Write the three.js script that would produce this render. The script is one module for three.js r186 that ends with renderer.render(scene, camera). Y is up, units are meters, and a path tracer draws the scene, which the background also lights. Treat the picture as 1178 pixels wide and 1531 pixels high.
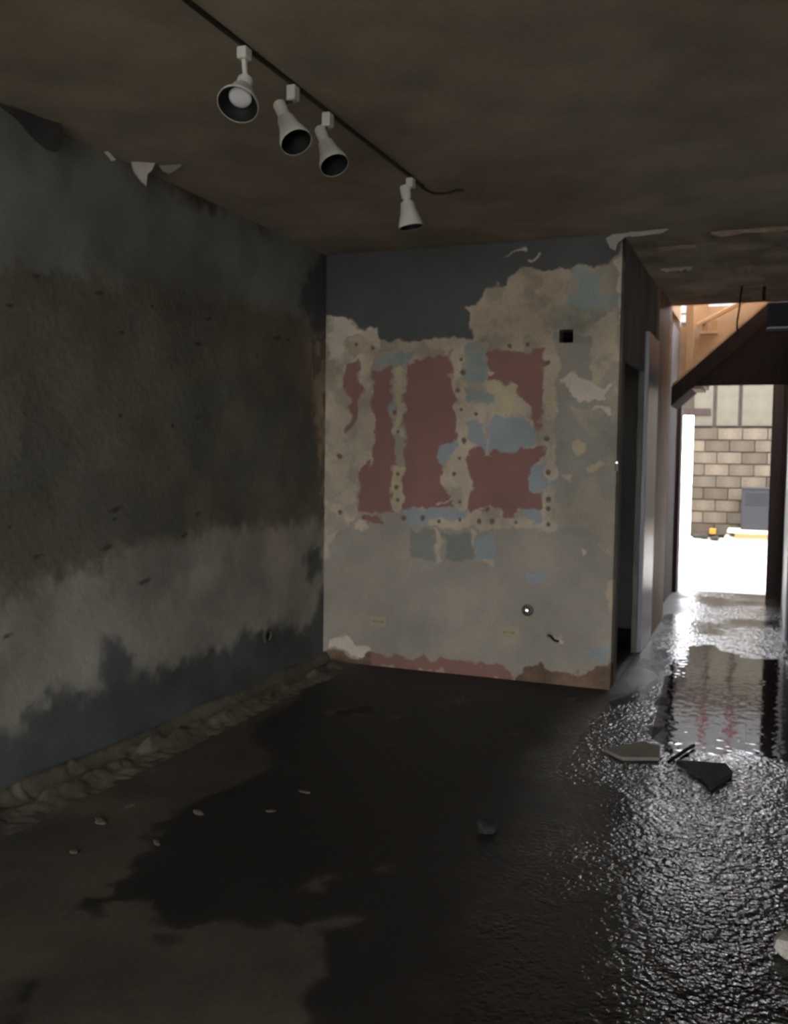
import * as THREE from 'three';
import { mergeGeometries } from 'three/addons/utils/BufferGeometryUtils.js';
import { RoundedBoxGeometry } from 'three/addons/geometries/RoundedBoxGeometry.js';

// ---------------------------------------------------------------- camera, sky, exposure
const scene = new THREE.Scene();
const camera = new THREE.PerspectiveCamera(57.34, 1178 / 1531, 0.05, 200);
camera.rotation.order = 'YXZ';
camera.position.set(0, 1.336, 0);
camera.rotation.set(-0.06, 0.3809, 0.0137);
camera.focus = 0.8; camera.userData.fStop = 15;                       // the photograph is a little out of focus
scene.background = new THREE.Color().setRGB(0.95, 0.97, 1.03);      // bright overcast sky
const renderer = new THREE.WebGLRenderer({ antialias: true });
renderer.toneMapping = THREE.LinearToneMapping;
renderer.toneMappingExposure = 11;
renderer.shadowMap.enabled = true;

// ---------------------------------------------------------------- room numbers (metres)
const H = 2.6, LEFT = -2.659, BACK = -5.433, HALL_L = -0.815, HALL_R = 0.16, REAR = 3.4, RIGHT = 2.5;
const STAIR_Z = -8.1, DOOR_Z = -9.8, YARD_Z = -17;

// ---------------------------------------------------------------- helpers
let seed = 7;
const rnd = () => { seed = (seed + 0x6d2b79f5) | 0; let t = Math.imul(seed ^ (seed >>> 15), 1 | seed); t = (t + Math.imul(t ^ (t >>> 7), 61 | t)) ^ t; return ((t ^ (t >>> 14)) >>> 0) / 4294967296; };
const rr = (a, b) => a + (b - a) * rnd();
const taken = new Map();
function numbered(n) { const k = taken.get(n) ?? 0; taken.set(n, k + 1); return k ? n + '_' + String(k).padStart(3, '0') : n; }
function shade(m) { m.castShadow = true; m.receiveShadow = true; return m; }
function mesh(name, geo, mat, parent) {
  const g = Array.isArray(geo) ? mergeGeometries(geo.map((q) => (q.index ? q.toNonIndexed() : q))) : geo;
  const m = shade(new THREE.Mesh(g, mat));
  m.name = parent ? name : numbered(name);
  (parent ?? scene).add(m);
  return m;
}
function tag(o, label, category, group) { o.userData.label = label; o.userData.category = category; if (group) o.userData.group = group; return o; }
function struct(name, geo, mat, label) { const m = mesh(name, geo, mat); m.userData.kind = 'structure'; if (label) m.userData.label = label; return m; }
function thing(name, label, category, pos = [0, 0, 0], turn = 0, group) {
  const o = new THREE.Group(); o.name = numbered(name); o.position.set(...pos); o.rotation.y = turn; scene.add(o);
  return tag(o, label, category, group);
}
// box from corner to corner with uv in metres
function slab(x0, x1, y0, y1, z0, z1) {
  const g = new THREE.BoxGeometry(x1 - x0, y1 - y0, z1 - z0); g.translate((x0 + x1) / 2, (y0 + y1) / 2, (z0 + z1) / 2);
  return metreUV(g);
}
function metreUV(g) {
  const p = g.attributes.position, n = g.attributes.normal, uv = new Float32Array(p.count * 2);
  for (let i = 0; i < p.count; i++) {
    const ax = Math.abs(n.getX(i)), ay = Math.abs(n.getY(i)), az = Math.abs(n.getZ(i));
    if (ay >= ax && ay >= az) { uv[2 * i] = p.getX(i); uv[2 * i + 1] = -p.getZ(i); }
    else if (ax >= az) { uv[2 * i] = p.getZ(i); uv[2 * i + 1] = p.getY(i); }
    else { uv[2 * i] = p.getX(i); uv[2 * i + 1] = p.getY(i); }
  }
  g.setAttribute('uv', new THREE.BufferAttribute(uv, 2));
  return g;
}
const rbox = (w, h, d, r = 0.004, x = 0, y = 0, z = 0) => { const g = new RoundedBoxGeometry(w, h, d, 2, r); g.translate(x, y, z); return g; };
function tube(points, r, seg = 40, rad = 8) { return new THREE.TubeGeometry(new THREE.CatmullRomCurve3(points.map((p) => new THREE.Vector3(...p))), seg, r, rad, false); }

// ---------------------------------------------------------------- noise and computed surfaces
const PERM = new Uint8Array(512); { const a = [...Array(256).keys()]; for (let i = 255; i > 0; i--) { const j = Math.floor(rnd() * (i + 1)); [a[i], a[j]] = [a[j], a[i]]; } for (let i = 0; i < 512; i++) PERM[i] = a[i & 255]; }
function vnoise(x, y) {
  const xi = Math.floor(x), yi = Math.floor(y), fx = x - xi, fy = y - yi, u = fx * fx * (3 - 2 * fx), v = fy * fy * (3 - 2 * fy);
  const a = PERM[(xi & 255) + PERM[yi & 255]], b = PERM[((xi + 1) & 255) + PERM[yi & 255]], c = PERM[(xi & 255) + PERM[(yi + 1) & 255]], d = PERM[((xi + 1) & 255) + PERM[(yi + 1) & 255]];
  return (a + (b - a) * u + (c - a) * v + (a - b - c + d) * u * v) / 255;
}
function fbm(x, y, oct = 4) { let s = 0, w = 0.5, t = 0; for (let i = 0; i < oct; i++) { s += w * vnoise(x, y); t += w; w *= 0.5; x = x * 2.03 + 17.1; y = y * 2.03 + 5.7; } return s / t; }
const hex = (c) => (Array.isArray(c) ? c : [(c >> 16) & 255, (c >> 8) & 255, c & 255]);
const rgb = ([r, g, b]) => new THREE.Color().setRGB(r / 255, g / 255, b / 255, THREE.SRGBColorSpace);
function smear(a, w, h, n) {
  const t = new Float32Array(w * h), o = new Float32Array(w * h), c = (v, m) => Math.min(m - 1, Math.max(0, v));
  for (let y = 0; y < h; y++) { let s = 0; for (let x = -n; x <= n; x++) s += a[y * w + c(x, w)]; for (let x = 0; x < w; x++) { t[y * w + x] = s / (2 * n + 1); s += a[y * w + c(x + n + 1, w)] - a[y * w + c(x - n, w)]; } }
  for (let x = 0; x < w; x++) { let s = 0; for (let y = -n; y <= n; y++) s += t[c(y, h) * w + x]; for (let y = 0; y < h; y++) { o[y * w + x] = s / (2 * n + 1); s += t[c(y + n + 1, h) * w + x] - t[c(y - n, h) * w + x]; } }
  return o;
}
// paints a rectangle of a surface (metres x0..x1, y0..y1) from patches with ragged outlines; returns colour, bump and roughness textures
function paintSurface({ x0, x1, y0, y1, px, patches, palette, base, warp = 0.02, grain = 40, soft = 0, after, wrap = THREE.MirroredRepeatWrapping }) {
  const w = Math.round((x1 - x0) * px), h = Math.round((y1 - y0) * px), names = Object.keys(palette), lab = new Uint8Array(w * h).fill(names.indexOf(base));
  for (const [name, flat] of patches) {
    const k = names.indexOf(name), n = flat.length / 2, X = (i) => (flat[2 * (i % n)] - x0) * px, Y = (i) => (flat[2 * (i % n) + 1] - y0) * px;
    for (let y = 0; y < h; y++) {
      const hits = [];
      for (let i = 0; i < n; i++) { const ya = Y(i), yb = Y(i + 1); if ((ya <= y + 0.5) !== (yb <= y + 0.5)) hits.push(X(i) + ((y + 0.5 - ya) / (yb - ya)) * (X(i + 1) - X(i))); }
      hits.sort((p, q) => p - q);
      for (let i = 0; i + 1 < hits.length; i += 2) for (let x = Math.max(0, Math.ceil(hits[i])); x < Math.min(w, hits[i + 1]); x++) lab[y * w + x] = k;
    }
  }
  const col = new Uint8Array(w * h * 4), bmp = new Uint8Array(w * h * 4), rgh = new Uint8Array(w * h * 4), P = names.map((q) => ({ rgb: hex(palette[q].c), v: palette[q].v ?? 0.12, b: palette[q].b ?? 0.5, r: palette[q].r ?? 0.9, g: palette[q].g ?? 0.1, s: palette[q].s ?? 40, tint: palette[q].tint ? hex(palette[q].tint) : null, ts: palette[q].ts ?? 5 }));
  // soft edges: the share of each patch's colour and level, averaged over a few centimetres of smeared paint
  const field = soft ? [0, 1, 2, 3, 4].map((c) => { const a = new Float32Array(w * h); for (let i = 0; i < a.length; i++) { const q = P[lab[i]]; a[i] = c < 3 ? q.rgb[c] : c === 3 ? q.b : q.r; } const n = Math.max(1, Math.round(soft * px)); return smear(smear(a, w, h, n), w, h, n); }) : null;
  const px1 = { r: 0, g: 0, b: 0, bump: 0, rough: 0 };
  for (let y = 0; y < h; y++) for (let x = 0; x < w; x++) {
    const mx = x0 + x / px, my = y0 + y / px;
    const dx = (fbm(mx * 16 + 3, my * 16, 5) - 0.5) * 2 * warp, dy = (fbm(mx * 16 + 40, my * 16 + 9, 5) - 0.5) * 2 * warp;
    const sx = Math.min(w - 1, Math.max(0, Math.round(x + dx * px))), sy = Math.min(h - 1, Math.max(0, Math.round(y + dy * px)));
    const q = P[lab[sy * w + sx]], n1 = fbm(mx * 4.3, my * 4.3, 4) - 0.5, n2 = vnoise(mx * grain * 3, my * grain * 3) - 0.5, n3 = fbm(mx * q.s, my * q.s, 3);
    const at = sy * w + sx, c0 = field ? field[0][at] : q.rgb[0], c1 = field ? field[1][at] : q.rgb[1], c2 = field ? field[2][at] : q.rgb[2];
    let k = 1 + q.v * (2.4 * n1 + 0.5 * n2), t = 0;
    if (q.tint) t = Math.min(1, Math.max(0, (fbm(mx * q.ts + 31, my * q.ts + 77, 5) - 0.47) * 6));
    const T = q.tint ?? q.rgb;
    px1.r = k * (c0 + t * (T[0] - q.rgb[0])); px1.g = k * (c1 + t * (T[1] - q.rgb[1])); px1.b = k * (c2 + t * (T[2] - q.rgb[2]));
    px1.bump = (field ? field[3][at] : q.b) + q.g * (n3 - 0.5); px1.rough = (field ? field[4][at] : q.r) + 0.12 * n1;
    if (after) after(px1, mx, my, names[lab[sy * w + sx]]);
    const o = 4 * (y * w + x);
    col[o] = Math.min(255, Math.max(0, px1.r)); col[o + 1] = Math.min(255, Math.max(0, px1.g)); col[o + 2] = Math.min(255, Math.max(0, px1.b)); col[o + 3] = 255;
    bmp[o] = bmp[o + 1] = bmp[o + 2] = Math.min(255, Math.max(0, px1.bump * 255)); bmp[o + 3] = 255;
    rgh[o] = rgh[o + 1] = rgh[o + 2] = Math.min(255, Math.max(5, px1.rough * 255)); rgh[o + 3] = 255;
  }
  const tex = (data, srgb) => {
    const t = new THREE.DataTexture(data, w, h, THREE.RGBAFormat); t.magFilter = THREE.LinearFilter; t.wrapS = t.wrapT = wrap; if (srgb) t.colorSpace = THREE.SRGBColorSpace;
    t.repeat.set(1 / (x1 - x0), 1 / (y1 - y0)); t.offset.set(-x0 / (x1 - x0), -y0 / (y1 - y0)); t.needsUpdate = true; return t;
  };
  return { map: tex(col, true), bumpMap: tex(bmp), roughnessMap: tex(rgh) };
}
const std = (o) => new THREE.MeshStandardMaterial({ roughness: 0.9, ...o });
// a plain mottled surface, for plaster, wood and concrete of one colour; pattern in metres, repeats every 2 m
function mottled(c, { v = 0.15, r = 0.9, g = 0.2, s = 30, bump = 0.003, tint, ts = 3, sx = 1 } = {}) {
  const t = paintSurface({ x0: 0, x1: 2, y0: 0, y1: 2, px: 160, patches: [], palette: { a: { c, v, r, g, s, tint, ts } }, base: 'a', warp: 0 });
  if (sx !== 1) for (const q of Object.values(t)) q.repeat.x *= sx;
  return std({ ...t, roughness: 1, bumpScale: bump });
}

// ---------------------------------------------------------------- outlines of paint, stains and puddles, in metres on their surfaces
const PARTITION_PAINT = [
  ['grey_green', [1.413,2.198,1.852,2.178,1.877,1.283,1.858,1.359,1.856,0.852,1.496,0.905,1.451,1.353]],
  ['charcoal', [-0.043,2.708,0.845,2.679,1.823,2.655,1.826,2.524,1.787,2.445,1.663,2.428,1.596,2.44,1.494,2.43,1.408,2.427,1.32,2.44,1.25,2.436,1.206,2.413,1.172,2.355,1.127,2.335,1.055,2.332,1.037,2.284,1.011,2.242,0.928,2.237,0.938,2.184,0.949,2.131,0.969,2.042,0.895,2.031,0.782,2.045,0.706,2.033,0.59,2.055,0.473,2.037,0.373,2.053,0.352,2.118,0.272,2.13,0.2,2.169,0.087,2.192,0.014,2.223,-0.038,2.225]],
  ['tan', [0.928,2.233,1.011,2.242,1.037,2.284,1.055,2.332,1.172,2.355,1.25,2.436,1.408,2.427,1.562,2.434,1.548,2.309,1.55,2.225,1.432,2.146,1.451,2.06,1.488,1.957,1.062,1.957,0.849,1.975,0.669,1.941,0.374,1.98,0.363,2.053,0.59,2.055,0.969,2.042,0.944,2.148]],
  ['blue_green', [1.554,2.426,1.663,2.428,1.804,2.436,1.836,2.179,1.671,2.153,1.551,2.217]],
  ['moss', [1.414,2.181,1.551,2.208,1.753,2.182,1.739,2.1,1.503,2.075,1.415,2.113]],
  ['cream', [1.588,2.072,1.819,2.179,1.866,1.681,1.683,1.683,1.674,2.019]],
  ['grey', [1.487,2,1.675,1.994,1.672,1.784,1.51,1.787]],
  ['pale', [1.51,1.787,1.594,1.853,1.664,1.776,1.781,1.749,1.783,1.682,1.65,1.663,1.563,1.701]],
  ['pale', [1.685,1.615,1.826,1.631,1.827,1.598,1.719,1.581]],
  ['moss', [1.565,1.641,1.827,1.589,1.831,1.447,1.705,1.48,1.619,1.531]],
  ['cream', [0.014,2.227,0.087,2.192,0.2,2.169,0.272,2.13,0.352,2.114,0.373,2.053,0.344,1.972,0.325,1.899,0.317,1.77,0.338,1.659,0.352,1.438,0.314,1.256,0.253,1.227,0.213,1.095,0.225,0.963,0.185,0.867,0.081,0.844,0.04,0.766,0.031,0.631,-0.001,0.63,-0.017,2.228]],
  ['tan', [0.12,2.024,0.171,2.078,0.252,2.094,0.344,2.008,0.314,1.963,0.193,1.967]],
  ['pale', [0.021,2.204,0.077,2.211,0.262,2.121,0.13,2.07,0.09,1.941,0.028,1.924]],
  ['cream', [0.318,1.954,0.534,1.894,0.553,1.26,0.551,0.993,0.686,0.907,1.497,0.901,1.494,1.354,1.488,1.957,1.062,1.957,0.97,1.998,0.849,1.975,0.669,1.941]],
  ['pink', [0.142,1.922,0.224,1.938,0.239,1.827,0.261,1.734,0.227,1.688,0.228,1.605,0.188,1.493,0.153,1.465,0.157,1.53,0.176,1.624,0.175,1.698,0.138,1.754,0.132,1.847]],
  ['pink', [0.336,1.862,0.455,1.887,0.468,1.695,0.45,1.585,0.491,1.475,0.484,1.259,0.478,0.991,0.225,0.973,0.234,1.114,0.253,1.227,0.312,1.339,0.324,1.256,0.352,1.438,0.328,1.696]],
  ['pink', [0.543,1.894,0.669,1.936,0.849,1.975,0.842,1.834,0.873,1.691,0.876,1.548,0.868,1.423,0.756,1.35,0.805,1.264,0.795,1.273,0.797,1.165,0.856,1.094,0.876,1.032,0.742,1.027,0.547,1.003,0.542,1.342,0.543,1.26]],
  ['pink', [1.062,1.961,1.419,1.968,1.413,1.823,1.41,1.617,1.404,1.496,1.34,1.6,1.284,1.687,1.229,1.783,1.066,1.785,1.045,1.9]],
  ['pink', [0.954,1.37,1.055,1.41,1.065,1.354,1.021,1.268,0.982,1.348,0.954,1.347]],
  ['pink', [1.056,1.336,1.201,1.382,1.414,1.41,1.409,1.275,1.407,1.353,1.338,1.283,1.332,1.16,1.412,1.128,1.414,1.041,1.281,1.019,1.255,0.974,1.174,0.98,1.154,1.032,1.081,1.056,1.007,1.009,0.961,0.981,0.959,1.079,1.005,1.134,0.985,1.205,0.956,1.24,0.945,1.329,0.964,1.347]],
  ['rust', [0.378,0.969,0.409,0.905,0.348,0.927]],
  ['pink', [0.287,0.956,0.408,0.961,0.389,0.913,0.236,0.922]],
  ['yellow', [0.465,1.868,0.524,1.876,0.537,1.694,0.531,1.457,0.481,1.457,0.488,1.695]],
  ['yellow', [0.468,1.277,0.539,1.278,0.547,1.012,0.498,0.992,0.468,1.009]],
  ['yellow', [1.411,1.934,1.48,1.94,1.491,1.855,1.479,1.616,1.428,1.582,1.415,1.754]],
  ['yellow', [1.066,1.777,1.229,1.774,1.284,1.687,1.286,1.617,1.125,1.583,1.05,1.654,1.086,1.706]],
  ['yellow', [1.045,1.9,1.098,1.837,1.065,1.821]],
  ['yellow', [0.322,2.11,0.368,2.117,0.373,2.053,0.323,2.055]],
  ['yellow', [0.226,0.916,0.318,0.91,0.278,0.862,0.216,0.854]],
  ['blue_green', [0.354,1.971,0.493,1.995,0.63,1.955,0.553,1.894,0.375,1.898]],
  ['blue_green', [0.951,2.008,1.061,2.022,1.064,1.864,1.047,1.786,0.936,1.796,0.906,1.921]],
  ['blue_green', [0.937,1.743,1.122,1.706,1.141,1.653,0.958,1.655]],
  ['blue_green', [0.429,1.65,0.498,1.667,0.489,1.567,0.436,1.585]],
  ['blue', [0.941,1.539,1.052,1.548,1.065,1.389,0.952,1.442]],
  ['blue', [1.089,1.531,1.143,1.583,1.269,1.591,1.341,1.548,1.386,1.479,1.379,1.418,1.237,1.382,1.075,1.354]],
  ['blue', [0.746,1.341,0.812,1.414,0.887,1.414,0.879,1.352,0.795,1.306]],
  ['blue', [1.338,1.283,1.408,1.301,1.499,1.165,1.403,1.127,1.341,1.161]],
  ['blue', [0.548,0.993,0.723,1.018,0.96,1.035,0.943,0.98,0.839,0.949,0.724,0.954,0.647,0.905,0.549,0.92]],
  ['blue', [1.299,1.028,1.405,1.04,1.442,0.989,1.408,0.945,1.336,0.959]],
  ['blue', [1.02,0.848,1.139,0.881,1.142,0.765,1.088,0.69,1.022,0.723]],
  ['blue', [1.343,0.669,1.45,0.667,1.442,0.614,1.353,0.608]],
  ['blue_green', [0.071,0.806,0.186,0.839,0.207,0.774,0.125,0.675,0.062,0.691]],
  ['blue_green', [1.737,0.261,1.821,0.269,1.824,0.165,1.722,0.173]],
  ['cream', [0.754,0.891,0.802,0.875,0.785,0.765,0.815,0.675,0.757,0.69,0.762,0.782]],
  ['cream', [0.991,0.892,1.038,0.885,1.015,0.812]],
  ['cream', [1.069,0.707,1.12,0.728,1.122,0.666]],
  ['dark_grey', [0.569,0.874,0.749,0.873,0.748,0.699,0.611,0.682]],
  ['dark_grey', [0.812,0.875,0.992,0.869,1.017,0.723,0.844,0.686]],
  ['yellow', [1.531,1.26,1.6,1.253,1.568,1.189]],
  ['yellow', [1.676,1.288,1.759,1.337,1.78,1.315,1.694,1.238]],
  ['yellow', [1.604,1.446,1.69,1.412,1.666,1.361,1.606,1.377]],
  ['cream', [1.755,0.848,1.831,0.86,1.833,0.783,1.782,0.798]],
  ['pale', [1.663,0.817,1.705,0.814,1.689,0.776]],
  ['pale', [1.813,2.427,1.89,2.569,1.926,1.284,1.891,1.359,1.89,0.939,1.845,0.937,1.85,1.358,1.852,1.283,1.849,2.013]],
  ['yellow', [1.804,0.611,1.845,0.648,1.853,0.357,1.819,0.475]],
  ['pale', [0.068,0.153,0.173,0.177,0.215,0.127,0.343,0.11,0.33,0.023,0.268,0.036,0.216,0.066,0.043,0.093]],
  ['rust', [0.005,0.07,0.268,0.036,0.339,0.081,0.381,0.047,0.34,-0.005,0.006,-0.018]],
  ['pink', [0.339,0.072,0.758,0.082,1.193,0.078,1.277,0.006,1.008,-0.004,0.622,0.004,0.35,0.015]],
  ['pale', [0.006,-0.008,0.622,0.004,1.008,0,1.277,0.002,1.277,-0.021,0.623,-0.033,0.006,-0.047]],
  ['rust', [1.268,-0.013,1.356,0.094,1.427,0.113,1.499,0.073,1.724,0.095,1.841,0.167,1.881,-0.053,1.554,-0.037]],
  ['pale', [1.151,2.502,1.308,2.594,1.3,2.569,1.204,2.524]],
  ['pale', [1.293,2.502,1.389,2.499,1.386,2.484,1.302,2.487]],
  ['pale', [0.082,2.626,0.503,2.615,0.503,2.603,0.082,2.617]],
  ['pale', [0.751,1.059,0.865,1.08,0.865,1.071,0.757,1.046]],
  ['dark_grey', [1.449,0.298,1.493,0.301,1.521,0.269,1.486,0.257]],
  ['pale', [1.512,0.28,1.55,0.28,1.544,0.251,1.516,0.252]],
];
const NAIL_SPOTS = [0.906,1.921,0.917,1.841,0.887,1.735,0.912,1.619,1.005,1.592,0.934,1.433,0.908,1.325,0.212,2.031,0.324,2.005,0.107,1.324,1.44,1.445,1.438,1.89,0.479,1.604,0.501,1.485,1.206,1.991,1.313,1.997,0.111,0.969,0.504,1.222,0.496,1.139,0.507,1.057,0.676,0.952,0.548,0.947,0.782,0.938,0.915,0.952,1.037,0.948,1.119,0.951,1.265,0.948,1.457,1.094,1.458,1.034,1.46,0.947,0.872,1.23,0.913,1.06,1.09,1.021,1.453,1.25,0.097,1.327,0.277,0.943];
const LEFT_PAINT = [
  ['grey_paint', [3.673,2.617,2.721,2.601,0.006,2.639,-0.112,2.63,-0.122,2.161,0.514,2.155,1.236,2.12,1.698,2.104,2.04,2.081,2.73,2.008,3.692,1.953]],
  ['olive', [3.692,1.953,2.73,2.008,2.04,2.081,1.698,2.104,1.236,2.12,0.514,2.155,-0.122,2.161,-0.152,0.873,1.23,0.937,1.476,0.927,2.266,0.914,2.747,0.895,3.721,0.906]],
  ['blue_mildew', [1.699,1.641,1.234,1.743,0.591,1.798,0.063,1.674,0.053,1.165,0.739,1.102,1.417,1.26,1.645,1.422]],
  ['blue_mildew', [2.736,1.616,2.636,1.624,2.607,1.217,2.743,1.17,3.042,1.272]],
  ['blue_mildew', [2.086,1.93,1.75,1.978,1.419,1.926,1.534,1.783,1.949,1.801]],
  ['bare', [3.721,0.906,2.747,0.895,2.266,0.914,1.476,0.927,1.23,0.944,-0.151,0.895,-0.161,0.494,0.043,0.483,0.159,0.244,0.352,0.258,0.672,0.346,0.898,0.302,0.99,0.382,1.107,0.277,1.328,0.319,1.581,0.296,1.81,0.302,1.938,0.329,2.019,0.398,2.153,0.525,2.174,0.279,2.42,0.337,2.436,0.388,2.533,0.318,2.625,0.318,2.671,0.252,2.757,0.243,3.736,0.38]],
  ['teal', [-0.161,0.494,0.043,0.483,0.159,0.244,0.352,0.258,0.672,0.346,0.898,0.302,0.99,0.382,1.107,0.277,1.328,0.319,1.581,0.296,1.81,0.302,1.938,0.329,2.019,0.398,2.153,0.525,2.174,0.279,2.42,0.337,2.436,0.388,2.533,0.318,2.625,0.318,2.671,0.252,2.757,0.243,3.736,0.38,3.753,-0.229,2.762,-0.071,-0.174,-0.093]],
  ['olive', [2.747,0.895,2.266,0.914,2.047,0.924,2.093,0.854,2.541,0.819,2.749,0.756]],
  ['teal', [0.247,0.757,0.048,0.759,0.045,0.575,0.185,0.555,0.264,0.67]],
  ['teal', [2.172,0.541,2.058,0.482,1.958,0.412,1.958,0.36,2.058,0.393,2.154,0.475]],
  ['bare', [2.241,2.09,2.074,2.096,1.976,2.07,2.016,2.048,2.169,2.067]],
  ['black_paint', [0.098,2.658,-0.067,2.693,-0.082,2.053,0.126,2.074,0.208,2.161,0.362,2.277,0.381,2.308,0.252,2.451,0.135,2.508]],
  ['tan_edge', [0.206,2.056,-0.081,2.09,-0.109,0.817,-0.002,0.825,0.069,1.236,0.157,1.597]],
  ['brown_hole', [1.749,2.626,1.634,2.646,1.535,2.704,1.421,2.679,1.238,2.627,1.142,2.611,1.42,2.555,1.563,2.545,1.671,2.58]],
  ['black_paint', [0.867,2.602,0.718,2.592,0.756,2.566,0.902,2.569]],
];
const GOUGES = [2.676,1.878,2.178,2.005,2.027,1.861,1.809,2.007,1.344,2.015,0.871,2.023,0.643,2.003,0.504,2.011,2.039,1.495,1.653,1.464,1.434,1.879,0.854,1.882,2.54,2.012,1.433,1.515,2.688,1.049,2.083,1.041,2.073,1.084,2.132,0.92,1.873,0.74,2.549,0.922,1.434,1.032,2.709,0.634,0.011,0.957,1.557,0.933];
const FLOOR_MARKS = [
  ['dry', [-2.61,-5.503,-2.519,-5.029,-2.339,-4.433,-2.342,-4.013,-2.19,-3.723,-1.997,-3.597,-1.915,-3.393,-1.938,-3.167,-2.005,-2.942,-1.993,-2.737,-1.91,-2.585,-1.838,-2.367,-1.813,-2.254,-1.87,-2.16,-1.838,-2.107,-1.763,-2.118,-1.78,-2.199,-1.648,-2.279,-1.599,-2.147,-1.49,-2.153,-1.383,-2.262,-1.224,-2.289,-1.154,-2.361,-1.05,-2.436,-1.067,-2.356,-1.112,-2.276,-1.105,-2.221,-1.043,-2.156,-1.012,-2.035,-0.974,-1.898,-0.864,-1.651,-2.04,-1.153,-2.751,-1.569,-2.645,-2.658,-2.636,-3.983]],
  ['grit', [-2.65,-5.484,-2.636,-5.17,-2.57,-4.403,-2.55,-3.854,-2.495,-3.044,-2.479,-2.49,-2.491,-1.761,-2.683,-1.899,-2.67,-2.684,-2.731,-4.035,-2.689,-5.465]],
  ['wet', [-1.719,-1.764,-1.69,-1.803,-1.637,-1.768,-1.628,-1.725,-1.662,-1.695]],
  ['wet', [-1.647,-1.648,-1.586,-1.668,-1.545,-1.63,-1.604,-1.604]],
  ['wet', [-1.561,-2.082,-1.467,-2.104,-1.438,-2.078,-1.502,-2.032]],
  ['pale_film', [-2.138,-4.35,-1.936,-4.545,-1.885,-4.382,-1.959,-4.214]],
  ['pale_film', [-1.797,-4.395,-1.678,-4.423,-1.683,-4.341,-1.764,-4.316]],
  ['pale_film', [-1.667,-3.96,-1.555,-3.989,-1.548,-3.915]],
  ['pale_film', [-1.598,-4.853,-1.537,-5.042,-1.474,-4.802,-1.536,-4.759]],
  ['pale_film', [-1.642,-4.68,-1.576,-4.74,-1.551,-4.634]],
  ['pale_film', [-1.158,-4.39,-1.068,-4.407,-1.076,-4.332]],
  ['pale_film', [-1.063,-5.101,-0.932,-5.193,-0.922,-5.042]],
  ['pale_film', [-1.141,-2.723,-1.1,-2.796,-1.062,-2.758,-1.103,-2.688]],
  ['pale_film', [-1.305,-2.548,-1.249,-2.624,-1.209,-2.517,-1.255,-2.473]],
];
const PUDDLE = [-0.545,-6.485,-0.365,-7.064,-0.087,-6.703,0.207,-6.843,0.153,-4.505,0.042,-4.435,-0.101,-4.505,-0.213,-4.423,-0.291,-4.495,-0.353,-4.359,-0.441,-4.493,-0.498,-4.728,-0.44,-4.95,-0.524,-5.272,-0.485,-5.617,-0.547,-6.055];
const CHUNKS = [-2.2,-2.855,-2.11,-2.438,-1.925,-2.897,-1.69,-3.023,-1.67,-3.254,-1.899,-2.607,-2.49,-3.395,-2.576,-3.143,-2.583,-2.799,-2.524,-3.995,-2.535,-4.342,-2.588,-4.902,-2.489,-3.276,-2.544,-3.676,-2.539,-2.632,-2.197,-2.68]; // x, z of loose plaster pieces

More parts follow.
